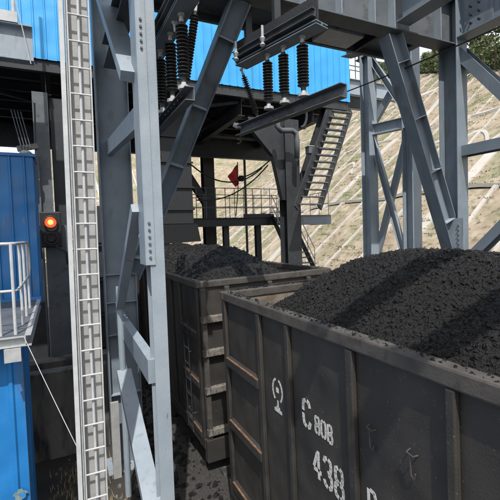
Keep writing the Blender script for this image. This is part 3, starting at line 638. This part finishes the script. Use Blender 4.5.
# ================================================================ LOADING STATION
SY = 13.0; SZ = 10.15
st = empty('loading_station', (4, SY, 0), 'blue sheet clad loading station raised on dark steel columns over the track', 'building')
def sp(name, m, *a, **k): return MB().box(*a).build(name, m, st, bevel=k.get('b', 0))
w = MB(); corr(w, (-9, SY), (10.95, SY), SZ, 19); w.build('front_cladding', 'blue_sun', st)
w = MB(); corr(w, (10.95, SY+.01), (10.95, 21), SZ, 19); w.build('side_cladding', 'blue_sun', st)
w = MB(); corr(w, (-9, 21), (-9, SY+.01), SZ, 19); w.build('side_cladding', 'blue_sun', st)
sp('roof', 'mid_steel', -9.1, 11.05, SY-.1, 21.1, 19.003, 19.15)
sp('floor_slab', 'dark_steel', -8.9, 10.9, SY+.08, 20.9, SZ+.06, SZ+.18)
sp('edge_beam', 'dark_steel', -8.9, 10.9, SY+.06, SY+.22, SZ-.32, SZ+.057)
for k in range(7):
    y = SY+1.0+k*1.1; MB().bar((-8.9, y, SZ-.14), (10.9, y, SZ-.14), hprof(.16, .32, .016, .012)).build('floor_beam', 'dark_steel', st)
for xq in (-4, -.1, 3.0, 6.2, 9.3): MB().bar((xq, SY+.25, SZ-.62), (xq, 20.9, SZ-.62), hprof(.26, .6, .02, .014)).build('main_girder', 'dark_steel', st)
for a, b in (((3, SY+.5), (6.2, 16)), ((6.2, SY+.5), (3, 16)), ((-4, SY+.5), (-.1, 16)), ((6.2, 16), (9.3, SY+.6))):
    MB().bar((*a, SZ-.38), (*b, SZ-.38), cprof(.1, .1, .01)).build('wind_brace', 'mid_steel', st)
def col(px, Y, z1, w_, m='dark_steel', z0=0):
    p = at(px, 240, Y=Y); MB().bar((p.x, Y, z0), (p.x, Y, z1), hprof(w_, w_*.9, .02, .016), (0, 1, 0)).build('column', m, st, bevel=.003); return p
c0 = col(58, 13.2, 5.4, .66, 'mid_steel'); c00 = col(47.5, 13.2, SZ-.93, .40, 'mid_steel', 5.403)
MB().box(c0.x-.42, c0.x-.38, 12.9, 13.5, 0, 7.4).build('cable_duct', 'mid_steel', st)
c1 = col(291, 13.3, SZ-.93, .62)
sp('dark_panel', 'dark_steel', c00.x+.24, c0.x+.75, 13.45, 13.55, 5.403, SZ-.93)
# haunch of the right column
hp = MB(); xL = at(256, 150, Y=13.3).x; th_ = .12
prof_ = [(c1.x-.1, SZ-.95), (xL-.35, SZ-.95), (xL-.25, SZ-1.35), (c1.x-.75, SZ-2.3), (c1.x-.38, 6.2), (c1.x-.1, 6.2)]
n = len(prof_); hp.add([(x, 13.3-th_, z) for x, z in prof_]+[(x, 13.3+th_, z) for x, z in prof_], [tuple(range(n)), tuple(range(2*n-1, n-1, -1))]+[(i, i+n, (i+1) % n+n, (i+1) % n) for i in range(n)])
hp.build('haunch', 'dark_steel', st)
MB().bar(at(300, 196, Y=13.3), at(331, 100, Y=13.3), hprof(.40, .40, .02, .014), (0, 1, 0)).build('knee_brace', 'dark_steel', st)
cc = col(210, 19.5, SZ-.93, .56); col(150, 19.5, SZ-.93, .5); col(84, 17, SZ-.93, .7); col(247, 19.5, SZ-.93, .10)
bc = MB().bar(at(183, 168, Y=19.3), at(207, 205, Y=19.3), hprof(.34, .34, .02, .014), (0, 1, 0)); bc.build('knee_brace', 'dark_steel', st)
# lower cross girder and its hanging skirt
a, b = at(150, 144, Y=18.2), at(298, 148, Y=18.2)
MB().bar((-8.5, 18.2, a.z), (b.x, 18.2, a.z), hprof(.3, .9, .02, .014)).build('cross_girder', 'dark_steel', st)
MB().tube([(at(190, 134, Y=17.7).x, 17.7, at(190, 134, Y=17.7).z), (at(290, 137, Y=17.7).x, 17.7, at(190, 134, Y=17.7).z)], .10, 10).build('pipe', 'mid_steel', st)
# dark lower walls left of the track
w = MB(); 
sp('shade_wall', 'dark_steel', c0.x+.44, 1.9, 13.45, 13.6, 0, 6.0)  # dark sheets standing in for the shaded station interior
for zq in (1.5, 2.6, 3.7, 4.8): MB().bar((c0.x+.46, 13.38, zq), (1.9, 13.38, zq), hprof(.1, .12, .01, .01)).build('girt', 'dark_steel', st)
sp('shade_wall', 'dark_steel', 1.75, 1.9, 13.62, 20.8, 0, 6.0)
sp('foundation', 'concrete', -8.5, 1.95, 12.3, 12.85, 0, 1.6)
sp('left_panel', 'dark_steel', -9, c0.x-.5, 16.5, 16.6, 0, 7.2)
# chute over the farther wagon
chx = at(177, 200, Y=14.2)
ch = MB(); xa, xb = at(158, 200, Y=14.2).x, at(193, 200, Y=14.2).x
ch.box(xa, xb, 14.2, 16.2, 5.4, SZ-.35); ch.build('loading_chute', 'rubber', st, bevel=.02)
for zq in (5.9, 6.7, 7.6, 8.5): MB().box(xa-.04, xb+.04, 14.13, 14.197, zq, zq+.06).build('chute_flange', 'rubber', st)
sk = MB(); sk.add([(xa-.1, 14.1, 5.39), (xb+.1, 14.1, 5.39), (xb+.1, 16.2, 5.39), (xa-.1, 16.2, 5.39), (xa-.0, 14.2, 4.7), (xb+.25, 14.2, 4.75), (xb+.25, 16.1, 4.75), (xa, 16.1, 4.7)],
       [(0, 1, 2, 3), (4, 7, 6, 5), (0, 4, 5, 1), (1, 5, 6, 2), (2, 6, 7, 3), (3, 7, 4, 0)]); sk.build('chute_mouth', 'rubber', st)
# upper left grey girder with pipe
lg = empty('side_girder', at(30, 60, Y=11.5), 'grey plate girder with a white pipe in front of the blue cladding at upper left', 'girder')
a, b = at(-40, 45, Y=11.5), at(33, 46, Y=11.5)
MB().bar((a.x-2, 11.5, b.z), (b.x, 11.5, b.z), hprof(.3, .86, .03, .016)).build('web_and_flanges', 'pale_steel', lg)
MB().box(-2.2, -2.16, 11.36, 11.49, b.z-.39, b.z+.39).build('stiffener', 'pale_steel', lg)
MB().bar((a.x-2, 11.5, b.z+.56), (b.x-.3, 11.5, b.z+.56), rprof(.34, .25)).build('top_channel', 'white', lg)
q = at(14, 20, Y=11.4); MB().tube([(q.x, 11.4, b.z+.70), (q.x, 11.4, b.z+4)], .045, 10).build('pipe', 'white', lg)
q = at(26, 30, Y=11.2); tag(MB().tube(sag(at(14, -6, Y=11.2), at(31, 64, Y=11.2), .0), .012, 5).build('cable', 'white'), 'pale wire slanting across the grey girder at upper left', 'wire')
# louvred fixture and flood lamp near left column
fx = empty('louvre_fixture', at(25, 130, Y=12.4), 'small dark louvred fixture with pale slats beside the left station column', 'louvre')
for k in range(4): MB().bar(at(11+k*3.2, 110+k*.6, Y=12.4), at(21+k*3.2, 146+k*.6, Y=12.4), rprof(.035, .02)).build('slat', 'mid_steel', fx)
MB().bar(at(17, 149, Y=12.5), at(38, 146, Y=12.5), rprof(.1, .14)).build('bracket', 'dark_steel', fx)
MB().lathe(at(26, 156, Y=12.4), at(26, 151, Y=12.4), [(0, .16), (.6, .16), (1, .1)], 14).build('lamp_head', 'mid_steel', fx)
MB().tube([at(34.5, 103, Y=12.5), at(36, 150, Y=12.5)], .025, 6).build('conduit', 'dark_steel', fx)

# signal lamp box
sg = empty('signal_light', at(51, 235, Y=12.7), 'black signal box with a lit red lamp on the left station column', 'signal light')
a = at(51, 229, Y=12.70)
MB().box(a.x-.27, a.x+.27, 12.55, 12.80, a.z-.52, a.z+.48).build('housing', 'rubber', sg, bevel=.03)
p = at(50.5, 222.3, Y=12.52)
for (zq, m, nm) in ((p.z, 'lamp', 'lit_lens'), (p.z-.45, 'ceramic', 'dark_lens')):
    ln = MB().lathe((p.x, 12.55, zq), (p.x, 12.50, zq), [(0, .145), (.5, .145), (1, .10)], 24).build(nm, m, sg, smooth=False)
    if nm == 'lit_lens': lit_ = ln
    MB().tube([(p.x+.165*math.cos(t), 12.48+.0, zq+.165*math.sin(t)) for t in [i*math.pi/12 for i in range(24)]], .022, 6, True).build('lens_hood', 'rubber', sg)
under(MB().lathe((p.x, 12.502, p.z), (p.x, 12.485, p.z), [(0, .075), (1, .05)], 18).build('glowing_centre', 'lamp_core', sg), lit_)
MB().tube([(p.x+.1, 12.5, p.z-.68), (p.x+.35, 12.45, p.z-.85), (p.x+.38, 12.5, p.z-1.2)], .03, 8).build('cable', 'rubber', sg)
br = empty('pipe_bracket', at(36, 228, Y=12.3), 'small metal bracket fitting left of the red signal lamp', 'bracket')
MB().bar(at(33, 228, Y=12.4), at(43, 226, Y=12.4), rprof(.05, .05)).build('arm', 'mid_steel', br); MB().lathe(at(37, 232, Y=12.4), at(37, 222, Y=12.4), [(0, .07), (.5, .07), (.55, .04), (1, .05)], 10).build('clamp', 'galv', br)

# coal-side platform with railing, stairs
PY, PZ = 17.0, 5.72
pf = empty('access_platform', at(240, 220, Y=PY), 'dark railed access platform behind the farther wagon', 'platform')
xa, xb = at(180, 218, Y=PY).x, at(292, 218, Y=PY).x
MB().box(xa, xb, PY-.05, PY+1.6, PZ-.10, PZ).build('deck', 'dark_steel', pf)
MB().bar((xa, PY-.1, PZ-.20), (xb, PY-.1, PZ-.20), cprof(.1, .38, .012)).build('edge_beam', 'dark_steel', pf)
for px in (226, 258): q = at(px, 240, Y=PY+.3); MB().bar((q.x, PY+.3, 0), (q.x, PY+.3, PZ-.11), hprof(.25, .25, .016, .012), (0, 1, 0)).build('support', 'dark_steel', pf)
railing([(xa+.3, PY, PZ), (at(284, 218, Y=PY).x-.3, PY, PZ)], 1.35, pf, .018, 2, .48, 'mid_steel')
railing([(xa+.3, PY+1.5, PZ), (xb, PY+1.5, PZ)], 1.2, pf, .018, 1, 1.2, 'mid_steel')
q = at(243, 200, Y=PY-.1); MB().box(q.x, q.x+1.6, PY-.12, PY-.09, PZ-.02, PZ+.16).build('kick_plate', 'dark_steel', pf)
# landing at right
ld = empty('stair_landing', at(318, 216, Y=15.5), 'grey steel landing between the two stair flights', 'landing')
a, b = at(300, 216, Y=15.3), at(331, 216, Y=15.3)
MB().bar((a.x, 15.3, PZ-.22), (b.x, 15.3, PZ-.22), hprof(.16, .44, .02, .012)).build('edge_beam', 'steel', ld)
MB().box(a.x, b.x, 15.4, 16.9, PZ-.06, PZ).build('deck', 'steel', ld); MB().bar((b.x-.05, 15.4, PZ-.22), (b.x-.05, 16.9, PZ-.22), hprof(.16, .44, .02, .012)).build('edge_beam', 'mid_steel', ld)
MB().bar((a.x+.3, 16.6, 0), (a.x+.3, 16.6, PZ-.07), hprof(.2, .2, .016, .012), (0, 1, 0)).build('support', 'mid_steel', ld)
railing([(b.x-.06, 15.4, PZ), (b.x-.06, 16.9, PZ)], 1.1, ld, .018, 1, 1.0, 'galv')
def stair(name, label, A0, B0, width, n, m_str, m_tr, rail=0):
    """A0 top left stringer end, B0 bottom; treads run along +X"""
    e = empty(name, B0, label, 'stairs'); A0, B0 = Vector(A0), Vector(B0); W_ = Vector((width, 0, 0))
    for o_ in (Vector((0, 0, 0)), W_): MB().bar(A0+o_, B0+o_, rprof(.05, .26)).build('stringer', m_str, e)
    for k in range(n):
        c = A0.lerp(B0, (k+.5)/n); MB().box(c.x+.028, c.x+width-.028, c.y-.12, c.y+.12, c.z-.02, c.z+.02).build('tread', m_tr, e)
    if rail:
        for o_ in (Vector((0, 0, 0)), W_):
            for hh in (.5, 1.0): MB().tube([A0+o_+Vector((0, 0, hh)), B0+o_+Vector((0, 0, hh))], .02).build('handrail', 'galv', e)
            for k in range(5): c = A0.lerp(B0, k/4)+o_; MB().tube([c, c+Vector((0, 0, 1.0))], .018).build('baluster', 'galv', e)
    return e
A1 = at(272, 216, Y=16.8); B1 = at(297, 272, X=A1.x)
stair('lower_stairs', 'lower steel stair flight with tubular handrails going down from the platform', A1, B1, .95, 11, 'dark_steel', 'mid_steel', 1)
A2, B2 = at(331, 108, Z=9.9), at(296, 208, Z=PZ+.1)
W2 = (at(352, 106, Z=9.9)-A2); 
e = empty('upper_stairs', B2, 'long upper stair flight with pale treads rising to the gallery', 'stairs')
MB().bar(A2, B2, rprof(.05, .30)).build('stringer', 'dark_steel', e); MB().bar(A2+Vector((1.0, 0, 0)), B2+Vector((1.0, 0, 0)), rprof(.05, .30)).build('stringer', 'dark_steel', e)
for k in range(15):
    c = A2.lerp(B2, (k+.5)/15); MB().box(c.x+.03, c.x+.97, c.y-.12, c.y+.12, c.z-.02, c.z+.02).build('tread', 'mid_steel', e)
# gallery to the right of the blue building
gl = empty('walkway_gallery', (11, 14, 9.9), 'pale walkway gallery with railings running right from the blue building', 'walkway')
zg = at(349, 87, Y=14).z
MB().bar((11.05, 14, zg), (15.3, 14, zg), hprof(.25, .66, .02, .014)).build('girder', 'pale_steel', gl)
MB().box(11.05, 15.3, 14.13, 15.6, zg+.24, zg+.30).build('deck', 'mid_steel', gl); MB().bar((11.05, 15.6, zg), (15.3, 15.6, zg), hprof(.25, .66, .02, .014)).build('girder', 'pale_steel', gl)
railing([(11.1, 14, zg+.34), (15.2, 14, zg+.34)], 1.2, gl, .022, 1, 1.0, 'mid_steel'); railing([(11.1, 15.6, zg+.34), (15.2, 15.6, zg+.34)], 1.2, gl, .022, 1, 1.0, 'mid_steel')
# elbow pipe and junction box by the black column
el = empty('elbow_pipe', at(288, 125, Y=12.6), 'grey elbow pipe below the right channel beam', 'pipe')
Yp = 12.5
MB().tube([at(277, 118, Y=Yp), at(277.5, 127, Y=Yp), at(281, 130.5, Y=Yp), at(292, 130.5, Y=Yp), at(296, 133, Y=Yp), at(297, 140, Y=Yp), at(297, 158, Y=Yp)], .10, 12).build('pipe', 'mid_steel', el, smooth=True)
jb = at(310, 151, Y=12.9)
j = empty('junction_box', jb, 'small grey junction box on the raking brace right of the black column', 'junction box')
MB().box(jb.x-.18, jb.x+.18, 12.7, 12.95, jb.z-.13, jb.z+.13).build('box_body', 'mid_steel', j, bevel=.01); MB().box(jb.x-.20, jb.x+.20, 12.68, 12.97, jb.z+.133, jb.z+.16).build('lid', 'galv', j)
tag(MB().tube([at(299, 78, Y=12.3)+Vector((.35*math.sin(t)*.8, 0, -1.3+.45*math.cos(t))) for t in [i*.26 for i in range(13)]], .05, 8).build('hose', 'rubber'), 'black hose loop beside the elbow pipe', 'hose')

# red flag and hanging cables
fl = empty('red_flag', at(233, 205, Y=16.0), 'small red cloth flag hanging on the cables behind the farther wagon', 'flag')
a, b, c_, d_ = at(237.5, 164, Y=16.0), at(228, 176, Y=16.05), at(236, 188, Y=16.0), at(239, 183, Y=16.1)
t1 = MB(); nn = 8
pts = []
for i in range(nn+1):
    for j_ in range(nn+1):
        u_, v_ = i/nn, j_/nn; P = a.lerp(b, v_).lerp(d_.lerp(c_, v_), u_); P = P+Vector((0, .07*math.sin(v_*7+u_*3), 0)); pts.append(P)
fcs = [(i*(nn+1)+j_, i*(nn+1)+j_+1, (i+1)*(nn+1)+j_+1, (i+1)*(nn+1)+j_) for i in range(nn) for j_ in range(nn)]
off = Vector((0, .006, 0)); K = len(pts); t1.add(pts+[q+off for q in pts], fcs+[tuple(x+K for x in reversed(f_)) for f_ in fcs]); t1.build('cloth', 'red', fl, smooth=True)
MB().tube([at(237.6, 162, Y=16.0), at(238, 190, Y=16.0), at(236, 216, Y=PY-.2)], .02, 6).build('pole', 'dark_steel', fl)
q = at(241.5, 181, Y=16.1); MB().lathe(at(238.5, 178.5, Y=16.05), at(244, 178.5, Y=16.05), [(0, .06), (.2, .13), (.8, .13), (1, .08)], 12).build('dark_lamp', 'rubber', fl)
for pa, pb, s_, lab in (((186, 160), (262, 168), .75, 'black drooping cable passing behind the red flag'), ((196, 200), (268, 165), .5, 'lower black cable looping across the platform railing'), ((240, 178), (270, 160), .12, 'short black cable from the flag to the black column')):
    tag(MB().tube(sag(at(*pa, Y=15.8), at(*pb, Y=15.8), s_), .03, 6).build('cable', 'rubber'), lab, 'cable')

# ================================================================ CABLE TRAY LADDER (left foreground)
ty = empty('cable_ladder', (.3, 5.1, 0), 'tall white ladder-shaped cable tray standing beside the laced leg', 'cable ladder')
bx = lambda n_, m, *a, **k: MB().box(*a).build(n_, m, ty, bevel=k.get('b', .003))
TX0, TX1, TYf, TYb = .150, .365, 5.02, 5.12
rot_t = 0
bx('side_rail', 'white', TX0-.014, TX0, TYf, TYb+.03, .01, 12.5); bx('side_rail', 'white', TX1, TX1+.014, TYf, TYb+.03, .01, 12.5)
bx('back_panel', 'tray_back', TX0+.003, TX1-.003, TYb+.01, TYb+.02, .02, 12.5)
for k in range(42): MB().tube([(TX0, TYf+.012, .12+.297*k), (TX1, TYf+.012, .12+.297*k)], .011, 8).build('rung', 'white', ty)
MB().tube([((TX0+TX1)/2+.02*math.sin(z*.9)*.3, TYb-.06, .02+z) for z in [i*.5 for i in range(25)]], .016, 8).build('centre_cable', 'white', ty)
dt = empty('cable_duct', (.2, 5.15, 0), 'white square cable duct running up left of the cable ladder', 'cable duct')
MB().box(.055, .105, 5.06, 5.18, 0.01, 12.5).build('duct', 'white', dt, bevel=.004); MB().tube([(.122, 5.10, .01), (.122, 5.10, 12.5)], .012, 8).build('conduit', 'galv', dt)
ty.rotation_euler.y = .010; dt.rotation_euler.y = .010
# pipe inside the lacing
q = at(119.5, 300, X=1.0)
tag(MB().tube([(q.x, q.y, at(119.5, 287, X=1.0).z), (q.x, q.y, .0)], .06, 12).build('conduit_pipe', 'pale_steel'), 'short pale pipe standing inside the laced leg of the gantry', 'pipe')
q = at(116, 440, Y=8.6); tag(MB().box(q.x-.08, q.x+.08, 8.55, 8.62, 0, 1.6).build('cover_strip', 'tray_back', bevel=.003), 'pale flat cover strip against the wide column foot', 'cover strip')

# ================================================================ CONTROL CABIN AND BALCONY at left
cbn = empty('control_cabin', (-2, 9, 0), 'blue ribbed sheet control cabin behind a railed balcony', 'cabin')
ex = at(36.5, 230, Y=9.05).x; zt_ = at(30, 157, Y=9.05).z; zb_ = 3.72
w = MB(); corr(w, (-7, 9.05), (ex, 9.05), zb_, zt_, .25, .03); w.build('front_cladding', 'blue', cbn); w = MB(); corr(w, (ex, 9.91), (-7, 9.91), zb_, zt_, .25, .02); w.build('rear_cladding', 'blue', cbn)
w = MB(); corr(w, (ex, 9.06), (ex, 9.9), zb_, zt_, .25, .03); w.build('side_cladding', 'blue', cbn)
MB().box(-7.05, ex+.05, 9.0, 9.95, zt_+.003, zt_+.06).build('roof', 'blue', cbn)
MB().box(-7, ex-.02, 9.08, 9.88, zb_-.2, zb_-.003).build('floor', 'mid_steel', cbn)
MB().bar((-7, 8.98, zb_+.09), (ex+.02, 8.98, zb_+.09), rprof(.06, .13)).build('skirting', 'blue', cbn)
bxx = at(27, 420, Y=6.0).x-.01
lw = empty('blue_enclosure', (-2, 6, 0), 'deep blue ribbed sheet enclosure under the balcony with peeling paint', 'enclosure')
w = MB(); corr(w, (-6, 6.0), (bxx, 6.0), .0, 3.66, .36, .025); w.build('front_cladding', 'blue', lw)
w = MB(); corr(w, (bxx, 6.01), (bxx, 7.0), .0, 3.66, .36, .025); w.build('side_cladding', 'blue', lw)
q = at(22, 492, Y=5.96)
pp = MB(); 
pts = [(q.x-.02+math.cos(t)*(.075+.012*math.sin(t*5)+.006*math.sin(t*13)), 5.957, q.z-.03+math.sin(t)*(.07+.012*math.cos(t*4)+.008*math.sin(t*11))) for t in [i*math.pi/24 for i in range(48)]]
pp.add(pts+[(a_, 5.962, c_) for a_, b_, c_ in pts], [tuple(range(48)), tuple(range(95, 47, -1))]+[(i, (i+1) % 48, 48+(i+1) % 48, 48+i) for i in range(48)])
pp.build('peeled_patch', 'peeled', lw)
bl = empty('balcony', (-2, 6, 3.5), 'concrete grey balcony slab with white tubular railing at left', 'balcony')
BZ = 3.82
MB().box(-6, bxx+.06, 5.72, 8.90, BZ-.09, BZ).build('slab', 'mid_steel', bl); MB().bar((-6, 5.68, BZ-.07), (bxx+.08, 5.68, BZ-.07), cprof(.07, .12, .01)).build('edge_channel', 'galv', bl)
MB().bar((bxx+.10, 5.64, BZ-.06), (bxx+.10, 8.90, BZ-.06), cprof(.07, .14, .01)).build('edge_channel', 'galv', bl)
MB().bar((bxx+.02, 5.64, BZ-.22), (bxx-.16, 5.64, BZ-.22), cprof(.08, .16, .012)).build('bracket', 'galv', bl)
RH = 1.14
for (hh, rr) in ((RH, .022), (.55, .018)):
    MB().tube([(-6, 5.78, BZ+hh), (bxx-.08, 5.78, BZ+hh), (bxx-.02, 5.80, BZ+hh), (bxx, 5.88, BZ+hh), (bxx, 8.0, BZ+hh)]+([(bxx, 8.25, BZ+RH-.02), (bxx, 8.38, BZ+RH-.12), (bxx, 8.42, BZ+RH-.3), (bxx, 8.38, BZ+.66), (bxx, 8.25, BZ+.57), (bxx, 8.0, BZ+.55)] if hh > 1 else []), rr, 8).build('rail', 'white', bl, smooth=True)
for (x_, y_) in ((bxx-.04, 5.78), (bxx-.20, 5.78), (bxx-1.3, 5.78), (bxx-2.5, 5.78), (bxx, 6.4), (bxx, 7.1), (bxx, 7.9)): MB().tube([(x_, y_, BZ), (x_, y_, BZ+RH)], .020, 8).build('post', 'white', bl)
a, b = at(24, 337, Y=5.6), at(86, 465, Y=5.1)
tag(MB().tube(sag(a, b, .015), .005, 5).build('wire', 'white'), 'thin pale stay wire from the balcony edge down to the cable ladder', 'wire')
# retaining wall and dry weeds
rw = MB(); x0, x1 = bxx+.02, 1.6
rw.box(x0-4, .92, 10.0, 10.35, 0, 2.0); tag(rw.build('retaining_wall', 'concrete', bevel=.02), 'grimy stained concrete retaining wall behind the cable ladder', 'retaining wall')
dg = MB()
for _ in range(60): tuft(dg, (random.uniform(-.2, .8), random.uniform(7.2, 9.6), 0), .22, .22, 10, .006)
tag(dg.build('dry_grass', 'straw'), 'dry straw coloured weeds on the ground below the retaining wall', 'grass', kind='stuff')
wg = MB()
for _ in range(160):
    x_, y_ = random.uniform(-.3, 1.9), random.uniform(6.5, 9.8); s_ = random.uniform(.01, .05); wg.lathe((x_, y_, 0), (x_, y_, s_*1.3), [(0, s_), (.6, s_*.9), (1, s_*.4)], 6)
tag(wg.build('gravel', 'concrete'), 'loose stones scattered at the foot of the gantry leg', 'gravel', kind='stuff')

sp_ = MB()
for _ in range(900):
    x_, y_ = random.gauss(1.9, .35), random.uniform(3.5, 13); s_ = .012+.05*random.random()**3; rm = Matrix.Rotation(random.random()*6.28, 3, (.2, .6, random.random()+.1)); c = Vector((x_, y_, s_*.5+max(0, min(.3, (x_-1.53)*.37))))
    sp_.add([c+rm @ Vector((a*s_, b*s_*.8, d*s_*.7)) for a in (-1, 1) for b in (-1, 1) for d in (-1, 1)], [(0, 1, 3, 2), (4, 6, 7, 5), (0, 4, 5, 1), (2, 3, 7, 6), (0, 2, 6, 4), (1, 5, 7, 3)])
tag(sp_.build('spilled_coal', 'coal'), 'coal lumps spilled on the ground beside the wagons', 'coal', kind='stuff')
